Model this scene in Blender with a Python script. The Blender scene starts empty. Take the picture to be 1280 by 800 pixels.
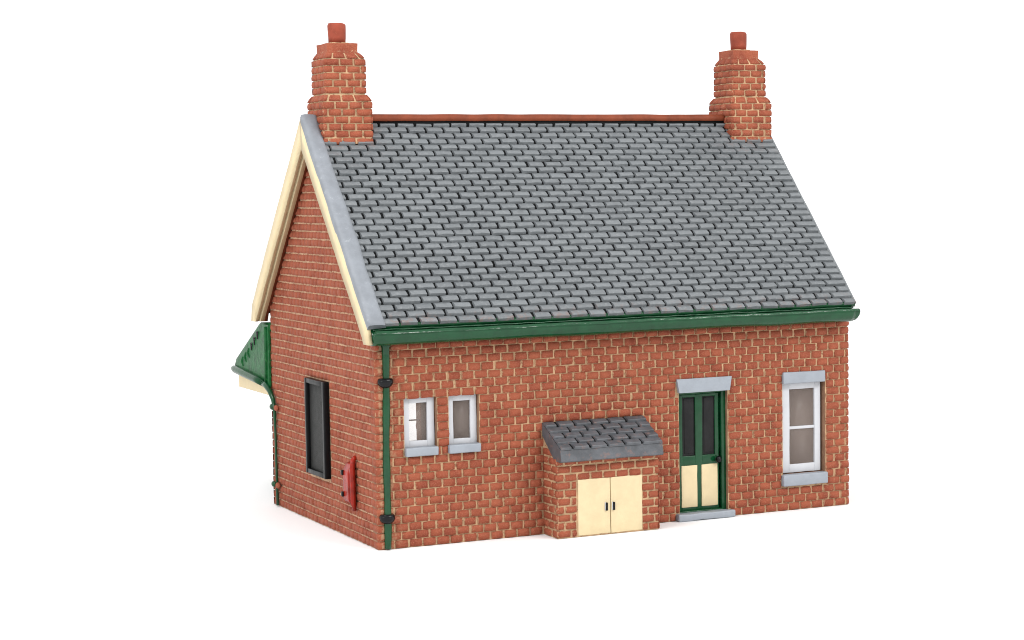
import bpy, bmesh, math, random
from mathutils import Vector, Matrix, noise

random.seed(11)
S = bpy.context.scene
COL = S.collection

# ------------------------------------------------------------------ camera
cam_d = bpy.data.cameras.new('camera')
cam = bpy.data.objects.new('camera', cam_d)
COL.objects.link(cam)
yaw, pitch, roll = math.radians(24.832), math.radians(3.8634), math.radians(-0.9043)
fw = Vector((math.sin(yaw)*math.cos(pitch), math.cos(yaw)*math.cos(pitch), -math.sin(pitch)))
rt = fw.cross(Vector((0, 0, 1))).normalized()
up = rt.cross(fw)
r2 = rt*math.cos(roll) + up*math.sin(roll)
u2 = -rt*math.sin(roll) + up*math.cos(roll)
m = Matrix((r2, u2, -fw)).transposed().to_4x4()
m.translation = Vector((-9.80, -25.8086, 5.1046))
cam.matrix_world = m
cam_d.sensor_width = 36
cam_d.lens = 69.038
cam_d.clip_start = 0.5
cam_d.clip_end = 3000
S.camera = cam

# ------------------------------------------------------------------ studio light
w = bpy.data.worlds.new('World')
S.world = w
w.use_nodes = True
bg = w.node_tree.nodes['Background']
bg.inputs[0].default_value = (1, 1, 1, 1)
bg.inputs[1].default_value = 1.32

def softbox(name, loc, target, size, power, col=(1, 1, 1), size_y=None):
    d = bpy.data.lights.new(name, 'AREA')
    d.shape = 'RECTANGLE'
    d.size = size
    d.size_y = size_y or size
    d.energy = power
    d.color = col
    o = bpy.data.objects.new(name, d)
    COL.objects.link(o)
    o.location = loc
    o.rotation_euler = (Vector(target) - Vector(loc)).to_track_quat('-Z', 'Y').to_euler()
    return o

softbox('softbox_key', (15, -19, 19), (4, 1, 2), 17, 3700, (1, .985, .96), 4)
softbox('softbox_top', (-6, -4, 20), (2, 1, 2), 7, 1500)
softbox('softbox_side', (-17, -7, 9), (0, 2, 2.5), 5, 1150)

S.view_settings.view_transform = 'Standard'
S.view_settings.look = 'None'
S.view_settings.exposure = 0
S.view_settings.gamma = 1
S.render.engine = 'CYCLES'
S.cycles.filter_width = 1.0

# ------------------------------------------------------------------ materials
def mat(name):
    M = bpy.data.materials.new(name)
    M.use_nodes = True
    nt = M.node_tree
    b = nt.nodes['Principled BSDF']
    return M, nt, b

def nd(nt, typ, **kw):
    n = nt.nodes.new(typ)
    for k, v in kw.items():
        setattr(n, k, v)
    return n

def coord(nt):
    return nd(nt, 'ShaderNodeTexCoord').outputs['Object']

def tex_noise(nt, co, scale, detail=3, rough=.6, dist=0):
    n = nd(nt, 'ShaderNodeTexNoise')
    nt.links.new(co, n.inputs['Vector'])
    n.inputs['Scale'].default_value = scale
    n.inputs['Detail'].default_value = detail
    n.inputs['Roughness'].default_value = rough
    n.inputs['Distortion'].default_value = dist
    return n.outputs['Fac']

def ramp(nt, fac, a, b):
    n = nd(nt, 'ShaderNodeMapRange')
    n.interpolation_type = 'SMOOTHSTEP'
    nt.links.new(fac, n.inputs['Value'])
    n.inputs['From Min'].default_value = a
    n.inputs['From Max'].default_value = b
    return n.outputs['Result']

def mth(nt, op, a, b=None):
    n = nd(nt, 'ShaderNodeMath', operation=op)
    for i, v in enumerate((a, b)):
        if v is None:
            continue
        if isinstance(v, (int, float)):
            n.inputs[i].default_value = v
        else:
            nt.links.new(v, n.inputs[i])
    return n.outputs[0]

def mix(nt, fac, a, b):
    n = nd(nt, 'ShaderNodeMix', data_type='RGBA')
    if isinstance(fac, (int, float)):
        n.inputs[0].default_value = fac
    else:
        nt.links.new(fac, n.inputs[0])
    for i, v in ((6, a), (7, b)):
        if isinstance(v, tuple):
            n.inputs[i].default_value = (*v, 1)
        else:
            nt.links.new(v, n.inputs[i])
    return n.outputs[2]

def bump(nt, b, h, strength, dist):
    n = nd(nt, 'ShaderNodeBump')
    n.inputs['Strength'].default_value = strength
    n.inputs['Distance'].default_value = dist
    nt.links.new(h, n.inputs['Height'])
    nt.links.new(n.outputs[0], b.inputs['Normal'])

BRICK = (.36, .078, .046)
BRICK_D = (.195, .044, .024)
TAN = (.41, .265, .155)

def brick_mat(name, wash=.5, edge=0.0, corner=False, ca=(.258, .066, .035), cb=(.292, .079, .041)):
    M, nt, b = mat(name)
    co = coord(nt)
    g = nd(nt, 'ShaderNodeNewGeometry')
    rnd = g.outputs['Random Per Island']
    c = mix(nt, rnd, ca, cb)
    c = mix(nt, ramp(nt, tex_noise(nt, co, 3.0, 4), .40, .72), c, BRICK_D)
    c = mix(nt, mth(nt, 'MULTIPLY', ramp(nt, tex_noise(nt, co, 60, 5, .75), .46, .68), .6), c, (.37, .14, .085))
    # cream weathering wash that clings in spots and patches
    big = ramp(nt, tex_noise(nt, co, 1.1, 3), .44, .72)
    thr = mth(nt, 'SUBTRACT', .70 - edge, mth(nt, 'MULTIPLY', big, .10*wash*2))
    spots = tex_noise(nt, co, 22, 5, .72, .3)
    f = ramp(nt, mth(nt, 'SUBTRACT', spots, thr), -.03, .10)
    if corner:
        sx = nd(nt, 'ShaderNodeSeparateXYZ')
        nt.links.new(co, sx.inputs[0])
        near = mth(nt, 'MULTIPLY', mth(nt, 'SUBTRACT', 1, ramp(nt, sx.outputs[0], .10, .50)), ramp(nt, sx.outputs[0], .015, .07))
        n2 = tex_noise(nt, co, 13, 4, .65, .4)
        f2 = ramp(nt, mth(nt, 'ADD', n2, mth(nt, 'MULTIPLY', near, .15)), .56, .70)
        f = mth(nt, 'MAXIMUM', f, mth(nt, 'MULTIPLY', mth(nt, 'MULTIPLY', f2, near), .85))
    c = mix(nt, mth(nt, 'MULTIPLY', f, .75), c, TAN)
    nt.links.new(c, b.inputs['Base Color'])
    b.inputs['Roughness'].default_value = .62
    b.inputs['Specular IOR Level'].default_value = .12
    h = mth(nt, 'ADD', tex_noise(nt, co, 26, 4, .65), mth(nt, 'MULTIPLY', tex_noise(nt, co, 75, 3), .6))
    bump(nt, b, h, .7, .016)
    return M

def paint(name, col, var=.12, rough=.45, spec=.5, bs=.25, bscale=18, fleck=None, ffac=.5, fthr=.68, fscale=16):
    M, nt, b = mat(name)
    co = coord(nt)
    d = tuple(v*(1-var) for v in col)
    l = tuple(min(.95, v*(1+var)) for v in col)
    c = mix(nt, ramp(nt, tex_noise(nt, co, 4.5, 5, .65), .3, .7), d, l)
    if fleck:
        c = mix(nt, mth(nt, 'MULTIPLY', ramp(nt, tex_noise(nt, co, fscale, 5, .7), fthr, fthr+.1), ffac), c, fleck)
    nt.links.new(c, b.inputs['Base Color'])
    r = nd(nt, 'ShaderNodeMapRange')
    nt.links.new(tex_noise(nt, co, 7, 3), r.inputs['Value'])
    r.inputs['To Min'].default_value = rough*.75
    r.inputs['To Max'].default_value = rough*1.25
    nt.links.new(r.outputs[0], b.inputs['Roughness'])
    b.inputs['Specular IOR Level'].default_value = spec
    bump(nt, b, tex_noise(nt, co, bscale, 4, .6), bs, .012)
    return M

M_front = brick_mat('brick_paint', .5, 0, True)
M_brick = brick_mat('brick_paint_side', .45)
M_gable = brick_mat('brick_paint_gable', .45, 0, False, (.262, .071, .040), (.282, .078, .044))
M_chim = brick_mat('brick_paint_chimney', .6, .02)
M_edge = brick_mat('brick_arris', .7, .15)
M_hedge = brick_mat('brick_bed_arris', .7, .045)
M_mortar = paint('mortar', (.42, .28, .165), .25, .8, .1, .6, 30, (.17, .08, .045), .8, .55, 17)
M_joint = paint('mortar_pale', (.46, .31, .20), .15, .8, .1, .5, 30, (.24, .08, .048), .85, .51, 28)
M_reveal = paint('reveal_brown', (.26, .145, .092), .2, .8, .1, .5, 20, (.30, .19, .11), .6, .55, 14)
M_lining = paint('bare_resin', (.62, .51, .45), .06, .7, .2, .2)

def slate_mat():
    M, nt, b = mat('slate_paint')
    co = coord(nt)
    g = nd(nt, 'ShaderNodeNewGeometry')
    c = mix(nt, g.outputs['Random Per Island'], (.122, .132, .140), (.152, .164, .173))
    c = mix(nt, ramp(nt, tex_noise(nt, co, 20, 5, .7), .45, .8), c, (.205, .216, .222))
    c = mix(nt, mth(nt, 'MULTIPLY', ramp(nt, tex_noise(nt, co, 5, 4, .6), .6, .75), .5), c, (.085, .088, .092))
    # brown rub marks near the eaves and chimneys
    sx = nd(nt, 'ShaderNodeSeparateXYZ')
    nt.links.new(co, sx.inputs[0])
    low = mth(nt, 'SUBTRACT', 1, ramp(nt, sx.outputs[2], 3.27, 3.42))
    low = mth(nt, 'MAXIMUM', low, mth(nt, 'MULTIPLY', ramp(nt, sx.outputs[2], 5.55, 5.8), ramp(nt, mth(nt, 'ABSOLUTE', mth(nt, 'SUBTRACT', sx.outputs[0], 4.0)), 2.7, 3.4)))
    f = mth(nt, 'MULTIPLY', ramp(nt, tex_noise(nt, co, 9, 4, .7), .5, .66), mth(nt, 'MULTIPLY', low, .45))
    c = mix(nt, f, c, (.20, .12, .10))
    nt.links.new(c, b.inputs['Base Color'])
    b.inputs['Roughness'].default_value = .42
    b.inputs['Specular IOR Level'].default_value = .25
    bump(nt, b, tex_noise(nt, co, 40, 4, .65), .4, .010)
    return M

M_slate = slate_mat()
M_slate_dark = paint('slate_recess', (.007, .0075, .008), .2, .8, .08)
M_bslate = paint('bunker_slate', (.072, .077, .086), .25, .5, .45, .5, 30, (.17, .10, .085), .55, .55, 11)
M_verge = paint('verge_grey', (.185, .20, .222), .10, .5, .4, .35, 14, (.33, .35, .37), .5, .6, 9)
M_cream = paint('cream_paint', (.60, .49, .30), .05, .5, .35, .3, 16, (.46, .35, .20), .35, .68, 10)
M_green = paint('green_gloss', (.0035, .047, .016), .18, .13, .34, .40, 7, (.015, .085, .04), .5, .62, 8)
M_dgreen = paint('green_dark', (.004, .045, .015), .2, .2, .2, .45, 12)
M_lgreen = paint('canopy_green', (.009, .085, .024), .35, .3, .12, 1.0, 13, (.045, .18, .055), .6, .56, 18)
M_black = paint('black_gloss', (.004, .004, .005), .1, .10, .22, .1, 9)
M_glassblack = paint('black_pane', (.014, .014, .0145), .2, .38, .15, .4, 40)
M_board = paint('board_grey', (.024, .025, .024), .2, .55, .2, .9, 60, (.05, .05, .049), .6, .5, 60)
M_bframe = paint('board_black', (.005, .0055, .006), .2, .3, .14, .3)
M_white = paint('white_paint', (.48, .49, .515), .03, .45, .4, .25, 14, (.5, .5, .53), .5, .68, 12)
M_stone = paint('grey_sill', (.25, .275, .31), .06, .42, .45, .35, 16, (.38, .4, .43), .4, .66, 12)
M_red = paint('red_gloss', (.22, .012, .005), .35, .2, .2, .5, 12, (.26, .045, .025), .5, .6, 12)
M_ridge = paint('terracotta_ridge', (.165, .040, .018), .18, .5, .15, .5, 10, (.30, .15, .08), .5, .66, 7)
M_pot = paint('terracotta_pot', (.23, .050, .029), .18, .55, .12, .5, 16, (.34, .17, .10), .6, .62, 14)
M_floor = paint('white_table', (.84, .84, .84), .0, .7, .2, 0)

def glass_mat():
    M, nt, b = mat('hazed_film')
    b.inputs['Base Color'].default_value = (.42, .345, .31, 1)  # taupe haze in the pane colour stands in for light inside the rooms
    b.inputs['Roughness'].default_value = .3
    tr = nd(nt, 'ShaderNodeBsdfTransparent')
    mx = nd(nt, 'ShaderNodeMixShader')
    co = coord(nt)
    f = nd(nt, 'ShaderNodeMapRange')
    nt.links.new(tex_noise(nt, co, 9, 3), f.inputs['Value'])
    f.inputs['To Min'].default_value = .19
    f.inputs['To Max'].default_value = .215
    nt.links.new(f.outputs[0], mx.inputs[0])
    nt.links.new(tr.outputs[0], mx.inputs[1])
    nt.links.new(b.outputs[0], mx.inputs[2])
    nt.links.new(mx.outputs[0], nt.nodes['Material Output'].inputs[0])
    return M
M_glass = glass_mat()

# ------------------------------------------------------------------ mesh helpers
class MB:
    def __init__(self):
        self.v, self.f, self.m, self.s = [], [], [], []
        self.mats = []

    def mi(self, M):
        if M not in self.mats:
            self.mats.append(M)
        return self.mats.index(M)

    def add(self, verts, faces, M, smooth=True):
        o = len(self.v)
        self.v += [tuple(p) for p in verts]
        k = self.mi(M) if not isinstance(M, list) else None
        for i, f in enumerate(faces):
            self.f.append([o+j for j in f])
            self.m.append(k if k is not None else self.mi(M[i]))
            self.s.append(smooth)

    def box(self, x0, x1, y0, y1, z0, z1, M, bev=.012, seg=2, cuts=0, jit=0.0):
        bm = bmesh.new()
        bmesh.ops.create_cube(bm, size=1)
        for q in bm.verts:
            q.co = Vector((x0 if q.co.x < 0 else x1, y0 if q.co.y < 0 else y1, z0 if q.co.z < 0 else z1))
        if bev > 0:
            bmesh.ops.bevel(bm, geom=bm.edges[:], offset=bev, segments=seg, profile=.5, affect='EDGES', clamp_overlap=True)
        if cuts:
            es = [e for e in bm.edges if e.calc_length() > .2]
            bmesh.ops.subdivide_edges(bm, edges=es, cuts=cuts, use_grid_fill=True)
        if jit:
            for q in bm.verts:
                q.co += noise.noise_vector(q.co*6)*jit
        bm.normal_update()
        vs = [q.co.copy() for q in bm.verts]
        bm.verts.index_update()
        self.add(vs, [[q.index for q in f.verts] for f in bm.faces], M)
        bm.free()

    def sweep(self, prof, axis, t0, t1, n, M, wob=0, wscale=1.5, smooth=True, fn=None, closed=True):
        """extrude a closed profile of the two other coordinates along an axis"""
        vs, fs = [], []
        k = len(prof)
        for i in range(n+1):
            t = t0+(t1-t0)*i/n
            for a, b in prof:
                p = [0, 0, 0]
                p[axis] = t
                o = [j for j in range(3) if j != axis]
                p[o[0]], p[o[1]] = a, b
                p = Vector(p)
                if fn:
                    p = fn(p)
                if wob:
                    p += noise.noise_vector(p*wscale)*wob
                vs.append(p)
        for i in range(n):
            for j in range(k):
                fs.append([i*k+j, i*k+(j+1) % k, (i+1)*k+(j+1) % k, (i+1)*k+j])
        fs.append(list(range(k))[::-1])
        fs.append([n*k+j for j in range(k)])
        self.add(vs, fs, M, smooth)

    def tube(self, pts, rad, M, seg=12):
        pts = [Vector(p) for p in pts]
        vs, fs = [], []
        for i, p in enumerate(pts):
            d = (pts[min(i+1, len(pts)-1)]-pts[max(i-1, 0)]).normalized()
            a = d.orthogonal().normalized() if i == 0 else (pa - d*pa.dot(d)).normalized()
            pa = a
            b = d.cross(a)
            r = rad[i] if isinstance(rad, list) else rad
            for j in range(seg):
                t = 2*math.pi*j/seg
                vs.append(p+(a*math.cos(t)+b*math.sin(t))*r)
        for i in range(len(pts)-1):
            for j in range(seg):
                fs.append([i*seg+j, i*seg+(j+1) % seg, (i+1)*seg+(j+1) % seg, (i+1)*seg+j])
        fs.append(list(range(seg))[::-1])
        fs.append([(len(pts)-1)*seg+j for j in range(seg)])
        self.add(vs, fs, M)

    def ball(self, c, r, M, nu=16, nv=10, jit=0):
        vs, fs = [], []
        for i in range(nv+1):
            a = math.pi*i/nv
            for j in range(nu):
                t = 2*math.pi*j/nu
                p = Vector((c[0]+r[0]*math.sin(a)*math.cos(t), c[1]+r[1]*math.sin(a)*math.sin(t), c[2]+r[2]*math.cos(a)))
                vs.append(p)
        for i in range(nv):
            for j in range(nu):
                fs.append([i*nu+j, (i+1)*nu+j, (i+1)*nu+(j+1) % nu, i*nu+(j+1) % nu])
        self.add(vs, fs, M)

    def brick(self, O, U, N, u0, u1, v0, v1, rel, M, Ms, che=.0085):
        """a soft-edged cast brick standing 'rel' proud of the mortar plane"""
        V = Vector((0, 0, 1))
        L, H = u1-u0, v1-v0
        nx = 4 if L > .07 else 3
        ny = 3
        jx = [random.uniform(-.006, .006) for _ in range(4)]
        lift = random.uniform(-.004, .004)
        tu, tv = random.uniform(-.003, .003), random.uniform(-.003, .003)
        c = min(che, L*.25)
        vs = []
        for j in range(ny):
            for i in range(nx):
                a, b = i/(nx-1), j/(ny-1)
                uu = u0+c+(L-2*c)*a
                vv = v0+c*.7+(H-1.4*c)*b
                e = (1-abs(2*a-1)**4)*(1-abs(2*b-1)**4)
                d = rel*(.80+.2*e)+lift+tu*(a-.5)*2+tv*(b-.5)*2
                uu += (jx[0] if a < .5 else jx[1])*.5+random.uniform(-.003, .003)
                vv += random.uniform(-.003, .003)
                vs.append(O+U*uu+V*vv+N*(d+random.uniform(-.002, .002)))
        for q, (du, dv) in ((0, (1, 1)), (nx-1, (-1, 1)), ((ny-1)*nx, (1, -1)), (ny*nx-1, (-1, -1))):
            k = random.uniform(.000, .008)
            vs[q] = vs[q]+U*(du*k)+V*(dv*k*.8)-N*rel*random.uniform(.05, .3)
        nt_ = nx*ny
        ring = [(i, 0) for i in range(nx)]+[(nx-1, j) for j in range(1, ny)]+[(i, ny-1) for i in range(nx-2, -1, -1)]+[(0, j) for j in range(ny-2, 0, -1)]
        rj = .004 if che > .007 else .0
        for i, j in ring:
            a, b = i/(nx-1), j/(ny-1)
            vs.append(O+U*(u0+L*a+random.uniform(-rj, rj))+V*(v0+H*b+random.uniform(-rj, rj))-N*.004)
        fs, ms = [], []
        for j in range(ny-1):
            for i in range(nx-1):
                fs.append([j*nx+i, j*nx+i+1, (j+1)*nx+i+1, (j+1)*nx+i])
                ms.append(M)
        k = len(ring)
        for q in range(k):
            i, j = ring[q]
            i2, j2 = ring[(q+1) % k]
            fs.append([nt_+q, nt_+(q+1) % k, j2*nx+i2, j*nx+i])
            ms.append(Ms if i == i2 else (M_hedge if Ms is M_edge else Ms))
        self.add(vs, fs, ms, True)

    def brick_face(self, O, U, N, width, z0, z1, h, bl, jv, jh, M, Ms, rel=.022, holes=(), clip=None, phase=0, start=0.0):
        n = int(round((z1-z0)/h))
        h = (z1-z0)/n
        for r in range(n):
            v0, v1 = z0+r*h, z0+(r+1)*h
            lo, hi = start, width
            if clip:
                lo, hi = clip(v0, v1)
                lo = max(lo, start)
                hi = min(hi, width)
            spans = [(lo, hi)]
            for (a, b, c, d) in holes:
                if min(v1, d)-max(v0, c) > .45*h:
                    ns = []
                    for s, e in spans:
                        if b <= s or a >= e:
                            ns.append((s, e))
                        else:
                            if a > s:
                                ns.append((s, a))
                            if b < e:
                                ns.append((b, e))
                    spans = ns
            off = (r % 2)*.5*bl+phase
            for s, e in spans:
                u = math.floor((s-off)/bl)*bl+off
                cut = [s]
                while u < e:
                    if u > s+bl*.30 and u < e-bl*.30:
                        cut.append(u)
                    u += bl
                cut.append(e)
                for a, b in zip(cut[:-1], cut[1:]):
                    if b-a < .03:
                        continue
                    dz = random.uniform(-.003, .003)
                    ja = 0 if a == s == start else jv*.5+random.uniform(-.003, .003)
                    jb = 0 if b == e == width else jv*.5+random.uniform(-.003, .003)
                    if a == s and s not in (start, lo):
                        ja = random.uniform(-.008, .014)
                    if b == e and e not in (width, hi):
                        jb = random.uniform(-.008, .014)
                    self.brick(O, U, N, a+ja, b-jb, v0+jh*.5+dz, v1-jh*.5+dz, rel, M, Ms)

    def slab(self, O, U, N, width, z0, z1, t, holes, Mo, Mi):
        """wall core with real rectangular openings; outer face on the plane, inner face at -t"""
        us = sorted({0, width, *[a for q in holes for a in q[:2]]})
        zs = sorted({z0, z1, *[a for q in holes for a in q[2:]]})
        def solid(i, j):
            if i < 0 or j < 0 or i >= len(us)-1 or j >= len(zs)-1:
                return False
            cu, cz = (us[i]+us[i+1])/2, (zs[j]+zs[j+1])/2
            return not any(a < cu < b and c < cz < d for a, b, c, d in holes)
        V = Vector((0, 0, 1))
        P = lambda u, z, d: O+U*u+V*z+N*d
        for i in range(len(us)-1):
            for j in range(len(zs)-1):
                if not solid(i, j):
                    continue
                a, b, c, d = us[i], us[i+1], zs[j], zs[j+1]
                self.add([P(a, c, 0), P(b, c, 0), P(b, d, 0), P(a, d, 0)], [[0, 1, 2, 3]], Mo, False)
                self.add([P(a, c, -t), P(b, c, -t), P(b, d, -t), P(a, d, -t)], [[3, 2, 1, 0]], Mi, False)
                for di, dj, p, q in ((-1, 0, (a, d), (a, c)), (1, 0, (b, c), (b, d)), (0, -1, (a, c), (b, c)), (0, 1, (b, d), (a, d))):
                    if not solid(i+di, j+dj):
                        self.add([P(*p, 0), P(*p, -t), P(*q, -t), P(*q, 0)], [[0, 1, 2, 3]], M_reveal, False)

    def build(self, name, parent=None, label=None):
        me = bpy.data.meshes.new(name)
        me.from_pydata(self.v, [], self.f)
        for M in self.mats:
            me.materials.append(M)
        me.polygons.foreach_set('material_index', self.m)
        me.polygons.foreach_set('use_smooth', self.s)
        me.update()
        o = bpy.data.objects.new(name, me)
        COL.objects.link(o)
        if parent:
            o.parent = parent
        if label:
            o['label'] = label
        return o

X, Y, Z = Vector((1, 0, 0)), Vector((0, 1, 0)), Vector((0, 0, 1))
W, D = 8.0, 4.78
YR = 2.39                       # ridge line
SL = 2.91/2.64                  # roof slope (rise per run)
TH = math.atan(SL)

# ------------------------------------------------------------------ setting
fl = MB()
fl.add([(-400, -400, -.004), (400, -400, -.004), (400, 400, -.004), (-400, 400, -.004)], [[0, 1, 2, 3]], M_floor, False)
fo = fl.build('floor')
fo['kind'] = 'structure'

# ------------------------------------------------------------------ the house
root = bpy.data.objects.new('model_house', None)
COL.objects.link(root)
root['label'] = 'red brick model cottage with grey slate roof, two chimneys and green gutter on white table'
root['category'] = 'model house'

HC = .118
REL = .026
# ---- front wall
front_holes = [(.44, .945, 1.42, 2.14), (1.13, 1.605, 1.42, 2.14), (6.77, 7.56, .56, 2.0), (4.92, 5.775, .06, 1.97)]
b = MB()
b.slab(Vector((0.02, REL, 0)), X, -Y, W-.04, 0, 3.2, .22, [(a-.02, c-.02, d, e) for a, c, d, e in front_holes], M_mortar, M_lining)
bh = [(a-.006, c+.006, d, e) for a, c, d, e in front_holes]
# masonry also stops for lintels, sills, step and the bunker
bh += [(6.755, 7.54, 1.985, 2.17), (6.735, 7.565, .385, .57), (4.86, 5.82, 1.95, 2.17), (4.85, 5.83, 0, .11),
       (.43, .935, 1.305, 1.43), (1.10, 1.60, 1.305, 1.43), (2.72, 4.22, 0, 1.5)]
b.brick_face(Vector((0, REL, 0)), X, -Y, W, 0, 2.832, HC,   .213, .023, .008, M_front, M_edge, REL, bh, phase=.05)
b.brick_face(Vector((0, REL, 0)), X, -Y, W, 2.832, 2.935, .103, .213, .022, .012, M_front, M_edge, REL+.028, [(.08, .25, 2, 3)], phase=.09)
wall_front = b.build('wall', root, 'long brick wall with the door, bunker and white windows')

# ---- gable wall towards the viewer's left
def gable_clip(extra):
    def f(v0, v1):
        top = (6.02-v1)/SL          # half width still under the roof
        half = min(D/2+.02, top)-extra
        return (D/2-half, D/2+half) if half > .04 else (0, -1)
    return f

def gable_slab(b, x, N, t, holes, Mo, Mi):
    U = N.cross(Z)*-1
    U = Vector((0, -1, 0)) if N.x < 0 else Vector((0, 1, 0))
    O = Vector((x, D, 0)) if N.x < 0 else Vector((x, 0, 0))
    e = REL+.001
    b.slab(O+U*e, U, N, D-2*e, 0, 3.2, t, [(a-e, c-e, d, f) for a, c, d, f in holes], Mo, Mi)
    zt, h2 = 6.0, (6.0-3.2)/SL
    P = [O+U*(D/2-h2)+Z*3.2, O+U*(D/2+h2)+Z*3.2, O+U*(D/2)+Z*zt]
    Q = [p-N*t for p in P]
    b.add(P+Q, [[0, 1, 2], [5, 4, 3], [0, 3, 4, 1], [1, 4, 5, 2], [2, 5, 3, 0]], [Mo, Mi, Mo, Mo, Mo], False)
    return O, U

b = MB()
board_hole = (D-2.84, D-2.02, .79, 2.2)
O, U = gable_slab(b, REL, -X, .2, [], M_joint, M_lining)
gh = [(D-2.92, D-1.96, .74, 2.26)]
b.brick_face(O, U, -X, D, 0, 5.9, .117, .162, .012, .019, M_gable, M_gable, REL, gh, clip=gable_clip(.05), phase=.03)
b.build('wall', root, 'gable wall with the black notice board')

# ---- far gable and back wall
b = MB()
O, U = gable_slab(b, W-REL, X, .2, [(1.4, 2.2, .6, 2.1), (2.7, 3.5, .6, 2.1)], M_joint, M_lining)  # both openings are unseen, added to let light inside
b.brick_face(O, U, X, D, 0, 5.9, .117, .213, .02, .013, M_brick, M_edge, REL, [(1.4, 2.2, .6, 2.1), (2.7, 3.5, .6, 2.1)], clip=gable_clip(.05), phase=.03)
b.build('wall', root)
back_holes = [(W-2.535, W-1.85, .75, 1.75), (W-7.4, W-6.2, .5, 2.0), (W-5.2, W-3.9, .06, 2.0), (W-1.3, W-.4, .6, 1.9)]  # openings after the first are unseen, added to brighten the interior
b = MB()
b.slab(Vector((W-.02, D-REL, 0)), -X, Y, W-.04, 0, 3.2, .22, [(a-.02, c-.02, d, e) for a, c, d, e in back_holes], M_mortar, M_lining)
b.brick_face(Vector((W, D-REL, 0)), -X, Y, W, 0, 2.832, HC, .213, .026, .009, M_brick, M_edge, REL, back_holes)
b.build('wall', root)
# interior cross wall seen through the second small window
b = MB()
b.box(3.14, 3.26, .26, D-.26, .01, 3.1, M_lining, .01)
b.build('partition', root)

# ---- roof: solid core, slates, ridge, verge
def slope_pt(x, s, n, side=1):
    """point s down the slope from the ridge, n above the slate bed"""
    y = -math.cos(TH)*s-math.sin(TH)*n
    z = -math.sin(TH)*s+math.cos(TH)*n
    return Vector((x, YR+(y if side > 0 else -y), 6.135+z))

SLEN = 2.66/math.cos(TH)
RX0, RX1 = -.03, 7.935
b = MB()
for side in (1, -1):
    vs = []
    for x in (RX0, RX1):
        vs += [slope_pt(x, 0, 0, side), slope_pt(x, SLEN-.02, 0, side), slope_pt(x, SLEN-.02, -.15, side), slope_pt(x, .14, -.15, side)]
    b.add(vs, [[0, 1, 5, 4], [1, 2, 6, 5], [2, 3, 7, 6], [0, 3, 2, 1], [4, 5, 6, 7], [3, 0, 4, 7]], M_slate_dark, False)
    NR = 32
    p = SLEN/NR
    SW = .297
    for r in range(NR):
        s1 = (r+1)*p+random.uniform(-.004, .004)
        s0 = s1-p*1.05
        off = (r % 2)*SW*.5+.11+random.uniform(-.012, .012)
        x = .02-SW+off
        while x < RX1:
            a, c = x+.019+random.uniform(-.006, .006), x+SW-.019+random.uniform(-.006, .006)
            x += SW
            a, c = max(a, .0), min(c, 7.91)
            if c > 7.91-.10:
                c = 7.91
            if c-a < .05 or a > 7.84:
                continue
            if side < 0 and False:
                continue
            th = .044+random.uniform(-.006, .006)
            tw = random.uniform(-.005, .005)
            vs, fs = [], []
            prof = [(0, .004), (.35, th*.66), (.84, th), (.90, th*.90), (.985, -.004)]
            ed = .008
            xs = [(a, -.006), (a+ed, 1), ((a+c)/2, 1.02), (c-ed, 1), (c, -.006)]
            sk = random.uniform(-.008, .008)
            for (u, h) in prof:
                for (xx, k) in xs:
                    hh = h*k if k > 0 else -.004
                    hh += tw*(xx-a)/(c-a)*u if k > 0 else 0
                    jj = random.uniform(-.004, .004)
                    vs.append(slope_pt(xx+random.uniform(-.003, .003), s0+(s1-s0)*u+sk*(xx-a)/(c-a)+jj, max(hh, -.004)+random.uniform(-.001, .001), side))
            for i in range(len(prof)-1):
                for j in range(4):
                    q = [i*5+j, (i+1)*5+j, (i+1)*5+j+1, i*5+j+1]
                    fs.append(q if side > 0 else q[::-1])
            b.add(vs, fs, M_slate, False)
roof = b.build('roof', root)

# ridge tile course between the stacks
b = MB()
prof = [(YR-.06, 6.146), (YR-.092, 6.146), (YR-.095, 6.20), (YR-.075, 6.245), (YR, 6.255), (YR+.075, 6.245), (YR+.095, 6.20), (YR+.092, 6.146), (YR+.06, 6.146)]
b.sweep(prof, 0, .80, 7.16, 90, M_ridge, .007, 2.6)
b.sweep([(YR-.075, 6.03), (YR-.075, 6.175), (YR+.075, 6.175), (YR+.075, 6.03)], 0, .80, 7.16, 2, M_slate_dark, 0)  # dark bar standing in for the shadow line under the ridge tiles
b.build('ridge_tile', roof)
b = MB()
for side in (1, -1):
    vs, fs = [], []
    pr = [(7.905, -.02), (7.915, .026), (7.945, .022), (7.945, -.16), (7.905, -.16)]
    for q in range(41):
        for x, h in pr:
            p = slope_pt(x, .02+(SLEN-.03)*q/40, h, side)
            vs.append(p+noise.noise_vector(p*2.5)*.006)
    for q in range(40):
        for j in range(5):
            g = [q*5+j, (q+1)*5+j, (q+1)*5+(j+1) % 5, q*5+(j+1) % 5]
            fs.append(g if side > 0 else g[::-1])
    fs += [[4, 3, 2, 1, 0], [200+j for j in range(5)]]
    b.add(vs, fs, M_slate)
b.build('verge_edge', roof)

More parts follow.
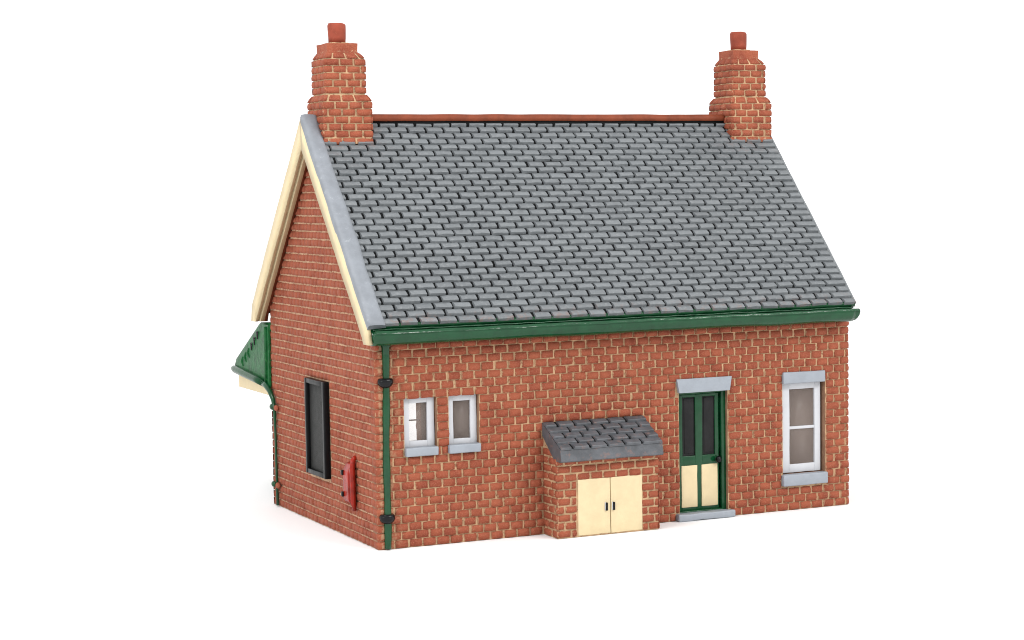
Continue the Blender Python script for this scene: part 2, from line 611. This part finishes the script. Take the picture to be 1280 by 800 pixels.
# smooth grey verge strip over the gable edge
b = MB()
for side in (1, -1):
    vs, fs = [], []
    n = 60
    prof = [(-.20, -.03), (-.205, .03), (-.185, .062), (-.12, .07), (.0, .066), (.05, .055), (.07, .0)]
    k = len(prof)
    for i in range(n+1):
        s = (SLEN+.03)*i/n
        for j, (x, h) in enumerate(prof):
            wv = noise.noise(Vector((s*2.2, j*.7, side*3)))*(.018 if j > 3 else .008)
            q = slope_pt((x if side > 0 else max(x, -.15)+.01*j*(j < 3))+wv, s, (h if side > 0 else h*.4)+wv*.4, side)
            if i == 0:
                q.y = YR
                q.z = 6.135+h*1.25+.03
            vs.append(q)
    for i in range(n):
        for j in range(k-1):
            q = [i*k+j, (i+1)*k+j, (i+1)*k+j+1, i*k+j+1]
            fs.append(q if side > 0 else q[::-1])
    fs.append([n*k+j for j in range(k)])
    b.add(vs, fs, M_verge)
b.build('verge_strip', roof)

# ---- bargeboards
def bargeboard(side):
    b = MB()
    n = 40
    def run(xa, xb, d0, d1, M, s_end, wob=.006):
        vs, fs = [], []
        for i in range(n+1):
            t = i/n
            for (x, d) in ((xa, d0), (xa+.012, d0), (xb, d0), (xb, d1), (xa+.012, d1), (xa, d1-.012 if d1 < -.1 else d1)):
                # mitre at the apex (vertical joint), plumb-ish foot
                s0 = -math.tan(TH)*(-d)*-1
                s = s0+(s_end-s0)*t
                q = slope_pt(x, s, d, side)
                q += noise.noise_vector(q*2.5)*wob
                if i == 0:
                    q.y = YR+(.002 if side < 0 else -.002)
                if i == n:
                    q.z = 2.945 if side > 0 else 2.99
                vs.append(q)
        k = 6
        for i in range(n):
            for j in range(k):
                q = [i*k+j, i*k+(j+1) % k, (i+1)*k+(j+1) % k, (i+1)*k+j]
                fs.append(q if side < 0 else q[::-1])
        fs.append([j for j in range(k)])
        fs.append([n*k+j for j in range(k)][::-1])
        b.add(vs, fs, M)
    E = SLEN+.06
    run(-.200, -.150, -.012 if side > 0 else .035, -.262, M_cream, E)
    run(-.115, -.045, -.02, -.255, M_cream, E-.02)
    run(-.149, -.116, -.02, -.10, M_cream, E-.04)
    run(-.044, .012, -.02, -.235, M_ridge, E-.05)
    return b
bargeboard(1).build('bargeboard', root)
bargeboard(-1).build('bargeboard', root)

# ---- chimneys
def chimney(x0, x1, side_bricks):
    y0, y1 = 2.06, 2.80
    b = MB()
    i = .022
    sx0, sx1, sy0, sy1 = x0+.06, x1-.07, y0+.06, y1-.06     # shaft
    px0, px1, py0, py1 = sx0+.065, sx1-.10, sy0+.08, sy1-.08  # plinth
    def band(r0, z0, r1, z1, M):
        vs = []
        k = 6
        for r, z in ((r0, z0), (r1, z1)):
            cs = [(r[0], r[2]), (r[1], r[2]), (r[1], r[3]), (r[0], r[3])]
            for q in range(4):
                for t in range(k):
                    a, c = cs[q], cs[(q+1) % 4]
                    p = Vector((a[0]+(c[0]-a[0])*t/k, a[1]+(c[1]-a[1])*t/k, z))
                    vs.append(p+noise.noise_vector(p*5)*.010)
        n = 4*k
        fs = [[j, (j+1) % n, n+(j+1) % n, n+j] for j in range(n)]
        b.add(vs, fs, M, False)
        return vs[n:]
    base_o = (x0, x1, y0, y1)
    sh_o = (sx0, sx1, sy0, sy1)
    pl = (px0, px1, py0, py1)
    cx, cy = (x0+x1)/2, (y0+y1)/2
    def stage(r, z0, z1, n, ph, za, to):
        # brick courses stand straight up to za, then the last course batters in to the outline 'to'
        start = len(b.v)
        c = (r[0]+i, r[1]-i, r[2]+i, r[3]-i)
        band(c, z0-.05, c, za, M_mortar)
        band(c, za, c, z1, M_mortar)
        h = (z1-z0)/n
        for O, U, N, wd, q in ((Vector((r[0], r[2]+i, 0)), X, -Y, r[1]-r[0], 0), (Vector((r[1]-i, r[2], 0)), Y, X, r[3]-r[2], 1),
                               (Vector((r[1], r[3]-i, 0)), -X, Y, r[1]-r[0], 0), (Vector((r[0]+i, r[3], 0)), -Y, -X, r[3]-r[2], 1)):
            b.brick_face(O, U, N, wd, z0, z1, h, .222 if q == 0 else .19, .026 if q == 0 else .008, .013, M_chim, M_edge if q == 0 else M_chim, phase=ph, rel=i+.004)
        for j in range(start, len(b.v)):
            x, y, z = b.v[j]
            t = (z-za)/(z1-za)
            if t > 0:
                t = min(1, t)**1.15
                fx = (to[1]-to[0]+.01)/(r[1]-r[0])
                fy = (to[3]-to[2]+.01)/(r[3]-r[2])
                nx = (to[0]+to[1])/2+(x-(r[0]+r[1])/2)*fx
                ny = (to[2]+to[3])/2+(y-(r[2]+r[3])/2)*fy
                b.v[j] = (x+(nx-x)*t, y+(ny-y)*t, z)
        b.add([Vector((to[0]+.02, to[2]+.02, z1-.01)), Vector((to[1]-.02, to[2]+.02, z1-.01)), Vector((to[1]-.02, to[3]-.02, z1-.01)), Vector((to[0]+.02, to[3]-.02, z1-.01))], [[0, 1, 2, 3]], M_mortar, False)
    stage(base_o, 5.56, 6.535, 9, .08, 6.44, sh_o)
    stage(sh_o, 6.545, 7.175, 6, .02, 7.06, pl)
    band(pl, 7.15, (px0+.003, px1-.003, py0+.003, py1-.003), 7.20, M_edge)
    top = band((px0+.003, px1-.003, py0+.003, py1-.003), 7.20, pl, 7.305, M_chim)
    b.add(top, [list(range(len(top)))], M_edge, False)
    o = b.build('chimney', root)
    # square pot
    p = MB()
    cx, cy = (px0+px1)/2, (py0+py1)/2
    p.box(cx-.145, cx+.145, cy-.13, cy+.13, 7.30, 7.325, M_mortar, .008)
    p.tube([(cx, cy, 7.315), (cx+.003, cy, 7.40), (cx, cy, 7.52), (cx-.002, cy, 7.585), (cx, cy, 7.612), (cx, cy, 7.622)], [.130, .134, .139, .140, .128, .09], M_pot, 20)
    p.build('chimney_pot', o)
    return o
chimney(.05, .84, True)['label'] = 'chimney above the gable with the notice board'
chimney(7.13, 7.905, True)['label'] = 'chimney at the far end of the roof, above the single tall window'

# ---- gutter and fascia on the front eaves
b = MB()
prof = [(-.10, 3.20), (-.225, 3.20), (-.252, 3.18), (-.255, 3.135), (-.29, 3.118), (-.345, 3.135), (-.372, 3.132), (-.383, 3.105), (-.378, 3.05),
        (-.352, 2.985), (-.305, 2.945), (-.235, 2.930), (-.04, 2.938), (-.02, 3.1)]
b.sweep(prof, 0, -.125, 7.87, 120, M_green, .011, 1.8)
# slightly longer rounded nose at the far end
b.sweep([(-.25, 3.118), (-.345, 3.13), (-.374, 3.125), (-.378, 3.09), (-.37, 3.04), (-.345, 2.99), (-.30, 2.955), (-.235, 2.945)], 0, 7.86, 7.955, 8, M_green, .006, 3,
        fn=lambda p: Vector((p.x if p.z > 3.06 else 7.86+(p.x-7.86)*(.35+.65*max(0, (p.z-2.93)/.13)), p.y, p.z)))
b.sweep([(-.389, 3.096), (-.3845, 3.110), (-.377, 3.124), (-.366, 3.136), (-.352, 3.138), (-.352, 3.096)], 0, -.118, 7.93, 150, M_green, .007, 2.6, False)
b.build('gutter', root)
b = MB()
b.sweep([(-.20, 3.175), (-.262, 3.165), (-.268, 3.195), (-.258, 3.232), (-.20, 3.24)], 0, -.115, 7.93, 100, M_dgreen, .010, 3)
b.tube([(-.11+8.0*i/120, -.268+.008*noise.noise(Vector((i*.5, 9, 0))), 3.150+.012*noise.noise(Vector((i*.35, 2, 0)))) for i in range(121)], [.012+.007*noise.noise(Vector((i*.8, 4, 3))) for i in range(121)], M_green, 8)
b.build('fascia', root)

# ---- front drainpipe with black collars
b = MB()
pts = []
rad = []
for i in range(31):
    t = i/30
    z = 2.97-2.955*t
    pts.append((.168-.025*t+.006*math.sin(t*9), -.004, z))
    rad.append(.052+(.05*(1-t/.04)**2 if t < .04 else 0)+.004*math.sin(t*23))
b.tube(pts, rad, M_green, 16)
dp = b.build('drainpipe', root, 'thick green drainpipe beside the small white windows')
for z in (2.395, .46):
    c = MB()
    xx = .150 if z > 1 else .138
    c.ball((xx, -.02, z), (.116, .095, .092), M_black, 20, 14)
    c.v = [(p[0], p[1], min(p[2], z+.052)) for p in c.v]
    c.build('pipe_collar', dp)

# ---- windows
def window(op, frame, glass, zf, bar=None, label=None, sill=None, lintel=None, yf=.095):
    x0, x1 = op
    g0, g1, gz0, gz1 = glass
    z0, z1 = zf
    b = MB()
    y1 = yf+.05
    j = .006
    b.box(x0-.01, g0, yf, y1, z0-.01, z1+.01, M_white, .008, 2, 3, j)
    b.box(g1, frame, yf, y1, z0-.01, z1+.01, M_white, .008, 2, 3, j)
    b.box(g0-.004, g1+.004, yf+.003, y1, gz1, z1+.012, M_white, .008, 2, 2, j)
    b.box(g0-.004, g1+.004, yf+.003, y1, z0-.012, gz0, M_white, .008, 2, 2, j)
    if bar:
        b.box(g0-.004, g1+.004, yf+.006, y1-.003, bar[0], bar[1], M_white, .007, 2, 2, .003)
    o = b.build('window', root, label)
    p = MB()
    p.box(g0-.02, g1+.02, yf+.030, yf+.036, gz0-.02, gz1+.02, M_glass, 0)
    p.build('pane', o)
    if sill:
        s = MB()
        s.box(sill[0], sill[1], -.055, yf-.004, sill[2], sill[3], M_stone, .018, 3, 3, .007)
        s.build('sill', o)
    if lintel:
        s = MB()
        s.box(lintel[0], lintel[1], -.03, yf-.004, lintel[2], lintel[3], M_stone, .014, 2, 3, .007)
        s.build('lintel', o)
    return o
window((.44, .94), .935, (.545, .822, 1.51, 2.055), (1.425, 2.135), None, 'small white window nearest the drainpipe', (.435, .935, 1.305, 1.432))
window((1.13, 1.60), 1.597, (1.232, 1.497, 1.50, 2.045), (1.425, 2.135), None, 'small white window farther from the drainpipe', (1.105, 1.60, 1.305, 1.432))
window((6.77, 7.545), 7.515, (6.945, 7.405, .705, 1.885), (.585, 1.99), (1.255, 1.30), 'tall white window with a glazing bar, right of the door', (6.74, 7.56, .385, .562), (6.76, 7.535, 1.988, 2.168))

# back windows: first glimpsed through small window, others unseen, added to let light in
for a, c, z0, z1, zb in ((1.85, 2.545, .75, 1.75, 1.235), (.4, 1.3, .6, 1.9, 1.25), (6.2, 7.4, .5, 2.0, 1.3)):
    b = MB()
    for q in ((a, a+.05, z0, z1), (c-.008, c, z0, z1)):
        b.box(q[0], q[1], D-.16, D-.11, q[2], q[3], M_white, .006)
    b.box(a+.04, c-.01, D-.157, D-.113, z1-.06, z1, M_white, .006)
    b.box(a+.04, c-.01, D-.157, D-.113, z0, z0+.06, M_white, .006)
    b.box(a+.04, c-.01, D-.155, D-.115, zb-.012, zb+.010, M_white, .006)
    b.build('window', root)
for ya, yb in ((1.4, 2.2), (2.7, 3.5)):  # unseen far gable windows, added with their openings to light the rooms
    b = MB()
    for q in ((ya, ya+.06, .6, 2.1), (yb-.06, yb, .6, 2.1)):
        b.box(W-.15, W-.10, q[0], q[1], q[2], q[3], M_white, .006)
    for z in (.6, 1.33, 2.04):
        b.box(W-.147, W-.103, ya+.05, yb-.05, z, z+.06, M_white, .006)
    b.build('window', root)

# ---- front door
yd = .12
b = MB()
b.box(4.90, 5.80, yd+.043, yd+.06, .07, 1.99, M_dgreen, 0)         # frame field behind the leaf
b.box(5.70, 5.79, yd-.035, yd+.04, .08, 1.975, M_green, .012, 2, 3, .006)
b.box(4.90, 4.975, yd-.03, yd+.04, .08, 1.975, M_green, .012, 2, 3, .006)
b.box(4.96, 5.72, yd-.03, yd+.04, 1.915, 1.985, M_green, .012, 2, 3, .006)
# leaf: stiles and rails
for q in ((4.975, 5.035, .12, 1.91), (5.255, 5.385, .12, 1.91), (5.605, 5.675, .12, 1.91)):
    b.box(q[0], q[1], yd, yd+.045, q[2], q[3], M_green, .010, 2, 4, .005)
for q in ((.115, .19), (.80, .965), (1.865, 1.915)):
    b.box(5.02, 5.62, yd+.003, yd+.045, q[0], q[1], M_green, .010, 2, 3, .005)
b.box(4.93, 5.73, yd-.045, yd+.04, .075, .125, M_green, .010, 2, 3, .006)
door = b.build('door', root)
for a, c in ((5.005, 5.285), (5.358, 5.642)):
    p = MB()
    p.box(a, c, yd-.010, yd+.03, .175, .818, M_cream, .008, 2, 3, .006)
    p.build('door_panel', door)
for a, c in ((5.035, 5.258), (5.383, 5.607)):
    p = MB()
    p.box(a-.005, c+.005, yd+.022, yd+.04, .955, 1.875, M_glassblack, .004)
    p.box(a+.035, c-.02, yd+.012, yd+.03, 1.00, 1.85, M_glassblack, .008)
    p.build('door_pane', door)
k = MB()
k.ball((5.632, yd-.055, .885), (.048, .05, .055), M_black)
k.tube([(5.632, yd+.02, .885), (5.632, yd-.03, .885)], .022, M_black)
k.build('doorknob', door)
s = MB()
s.sweep([(4.862, 2.168), (4.90, 1.955), (5.788, 1.955), (5.822, 2.168)], 1, -.032, yd-.04, 3, M_stone, .004, 3, False)
s.build('lintel', door)
s = MB()
s.box(4.845, 5.835, -.095, yd+.03, .0, .108, M_stone, .022, 3, 4, .010)
s.build('doorstep', door)

# ---- coal bunker lean-to
b = MB()
bx0, bx1, by = 2.60, 4.305, -.47
i = .022
b.slab(Vector((bx0+i, by+i, 0)), X, -Y, bx1-bx0-2*i, 0, 1.28, .06, [(2.945-bx0-i, 4.01-bx0-i, 0.02, .845)], M_mortar, M_lining)
for xa, N, U, oy in ((bx0+i, -X, -Y, 0), (bx1-i, X, Y, by+i)):
    b.slab(Vector((xa, oy if N.x < 0 else by+i+.06, 0)), U, N, -by-i-.06, 0, 1.28, .05, [], M_mortar, M_lining)
    O = Vector((xa, 0 if N.x < 0 else by, 0))
    b.brick_face(O, U, N, -by, 0, 1.298, .118, .20, .02, .024, M_brick, M_edge, i, [], phase=.06)
    b.add([Vector((xa, by+i, 1.28)), Vector((xa, 0.01, 1.28)), Vector((xa, .01, 1.54))], [[0, 1, 2]] if N.x > 0 else [[2, 1, 0]], M_mortar, False)
b.brick_face(Vector((bx0, by+i, 0)), X, -Y, bx1-bx0, 0, 1.18, .118, .213, .026, .022, M_brick, M_edge, i,
             [(2.93-bx0, 4.015-bx0, -.1, .85)], phase=.02)
bunker = b.build('coal_bunker', root)

# bunker roof: sloping slab with raised slates
b = MB()
ra, rb = Vector((0, -.61, 1.315)), Vector((0, .0, 1.655))
dv = (ra-rb).normalized()
nv = Vector((0, dv.z, -dv.y))
if nv.z < 0:
    nv = -nv
def bp(x, t, n):
    return Vector((x, 0, 0))+rb+(ra-rb)*t+nv*n
# core
vs, fs = [], []
n = 30
k = 0
prof = [(0, 0), (.96, 0), (1.0, -.02), (1.005, -.05)]
for q in range(n+1):
    x = 2.60+(4.285-2.60)*q/n
    xx0 = x
    row = [bp(x, 0, -.004), bp(x, .97, -.004), bp(x, 1.0, -.03), Vector((x, -.615, 1.145)), Vector((x, -.59, 1.128)), Vector((x, -.40, 1.14)), Vector((x, 0.0, 1.46))]
    k = len(row)
    for p in row:
        vs.append(p+noise.noise_vector(p*4)*.008)
for q in range(n):
    for j in range(k):
        fs.append([q*k+j, q*k+(j+1) % k, (q+1)*k+(j+1) % k, (q+1)*k+j])
fs.append(list(range(k))[::-1])
fs.append([n*k+j for j in range(k)])
b.add(vs, fs, [M_slate_dark if (i % k) == 0 and i < n*k else M_bslate for i in range(len(fs))], False)
rows = 5
sw = .285
for r in range(rows):
    t0, t1 = r/rows, (r+1)/rows
    x = 2.60-sw*.5+(r % 2)*sw*.5+.06
    while x < 4.29:
        a, c = max(x+.016, 2.605), min(x+sw-.016, 4.28)
        x += sw
        a = 2.605 if a < 2.70 else a
        c = 4.28 if c > 4.18 else c
        if c-a < .05 or a > 4.2:
            continue
        th = .030+random.uniform(-.004, .004)
        vs, fs = [], []
        pr = [(0, .004), (.35, th*.7), (.84, th), (.92, th*.8), (1.0, -.004)]
        xs = [(a, 0), (a+.012, 1), ((a+c)/2, 1), (c-.012, 1), (c, 0)]
        for u, h in pr:
            for xx, kk in xs:
                vs.append(bp(xx+random.uniform(-.004, .004), t0+(t1-t0)*u*.995+random.uniform(-.006, .006)*(u < 1), (h if kk else -.004)+random.uniform(-.0015, .0015)))
        for q in range(len(pr)-1):
            for j in range(4):
                fs.append([q*5+j, (q+1)*5+j, (q+1)*5+j+1, q*5+j+1])
        b.add(vs, fs, M_bslate, False)
b.build('bunker_roof', bunker)
for a, c in ((2.945, 3.474), (3.484, 4.01)):
    d = MB()
    d.box(a, c, by+.010, by+.05, .018, .842, M_cream, .010, 2, 4, .006)
    d.build('door', bunker)
for xx in (3.405, 3.525):
    d = MB()
    d.box(xx-.016, xx+.016, by-.022, by+.012, .355, .475, M_black, .007)
    d.box(xx-.026, xx-.012, by-.004, by+.012, .36, .478, M_white, .004)
    d.build('handle', bunker)

# ---- black notice board on the gable
b = MB()
b.box(-.012, .03, 2.04, 2.84, .80, 2.20, M_board, .004)
nb = b.build('notice_board', root)
b = MB()
for (ya, yb, za, zb) in ((1.985, 2.07, .765, 2.235), (2.80, 2.875, .765, 2.235)):
    b.box(-.075, .02, ya, yb, za, zb, M_bframe, .012, 2, 3, .005)
for (za, zb) in ((.765, .84), (2.16, 2.235)):
    b.box(-.072, .02, 2.06, 2.81, za, zb, M_bframe, .012, 2, 2, .005)
b.build('frame', nb)

# ---- red cabinet with a standpipe on the gable
b = MB()
prof = [(-.10, .60), (-.10, 1.00), (-.085, 1.04), (-.045, 1.11), (.02, 1.15), (.02, .54), (-.06, .54)]
b.sweep(prof, 1, .90, 1.14, 10, M_red, .008, 6)
b.tube([(-.03, .845, .455), (-.05, .845, .55), (-.055, .845, 1.08), (-.04, .845, 1.20), (.0, .845, 1.24)], [.03, .04, .042, .04, .03], M_red, 14)
rc = b.build('hose_cabinet', root)
for z in (.66, .98):
    d = MB()
    d.box(-.125, -.085, 1.11, 1.175, z-.035, z+.04, M_bframe, .012)
    d.build('hinge', rc)

# ---- platform canopy behind the house, seen end-on
b = MB()
ya, yb = D-.01, 6.66
vs, fs = [], []
endp = [(D-.01, 2.93), (5.16, 2.93), (5.27, 2.89), (6.62, 2.22), (6.67, 2.15), (6.62, 2.10), (5.10, 1.94), (D-.01, 1.89)]
b.sweep(endp, 0, -.02, .06, 2, M_lgreen, .010, 5, False)
# slots and beading worked into the end board
for q in range(3):
    yy, zz = 5.33+q*.17, 2.74-q*.105
    b.tube([(-.022, yy, zz+.055), (-.022, yy+.02, zz-.07)], [.030, .018], M_black, 10)
for q in range(3):
    yy, zz = 5.85+q*.18, 2.43-q*.085
    b.tube([(-.02, yy, zz+.05), (-.028, yy+.05, zz-.03), (-.02, yy-.02, zz-.10)], [.016, .022, .014], M_lgreen, 8)
b.tube([(-.025, D+.10, 2.9), (-.03, D+.13, 2.0)], .03, M_lgreen, 8)
# sloping canopy roof running along the back
top = [(D-.01, 2.96), (5.20, 2.955), (5.30, 2.92), (6.66, 2.24), (6.70, 2.15), (6.58, 2.13), (5.25, 2.80), (D-.01, 2.85)]
b.sweep(top, 0, .0, 7.9, 40, M_lgreen, .006, 2)
can = b.build('canopy', root)
b = MB()
val = []
n = 34
for i2 in range(n+1):
    yv = D-.01+(6.52-D+.01)*i2/n
    zt = 1.94+(2.04-1.94)*i2/n
    val.append((yv, zt, 1.775+(.012 if i2 % 2 else 0)))
vs, fs = [], []
for (yv, zt, zb) in val:
    vs += [Vector((-.005, yv, zt)), Vector((-.005, yv, zb)), Vector((.035, yv, zb)), Vector((.035, yv, zt))]
for i2 in range(n):
    for j in range(4):
        fs.append([i2*4+j, (i2+1)*4+j, (i2+1)*4+(j+1) % 4, i2*4+(j+1) % 4])
fs += [[0, 1, 2, 3], [n*4+3, n*4+2, n*4+1, n*4]]
b.add(vs, fs, M_cream, False)
b.box(0.0, 7.9, 6.50, 6.54, 1.80, 2.14, M_cream, .006)
b.build('valance', can)
b = MB()
b.tube([(-.05, 6.66, 2.085), (-.05, 6.55, 2.075), (-.05, 6.0, 2.04), (-.05, 5.4, 2.0), (-.05, 5.0, 1.965)], [.05, .066, .066, .062, .055], M_dgreen, 12)
b.build('canopy_gutter', can)

b = MB()
pts = [(-.05, 5.02, 1.967), (-.05, 4.86, 1.94), (-.045, 4.68, 1.86), (-.04, 4.54, 1.73), (-.035, 4.50, 1.58), (-.03, 4.49, 1.2), (-.03, 4.48, .7), (-.03, 4.46, .02)]
b.tube(pts, [.054, .05, .044, .036, .028, .021, .021, .024], M_green, 10)
dp2 = b.build('drainpipe', root, 'thin green drainpipe on the gable below the canopy')
for z in (1.62, .36):
    c = MB()
    c.ball((-.055, 4.56, z), (.04, .07, .05), M_green, 10, 8)
    c.ball((-.03, 4.42, z-.01), (.035, .09, .05), M_brick, 10, 8)
    c.build('pipe_collar', dp2)
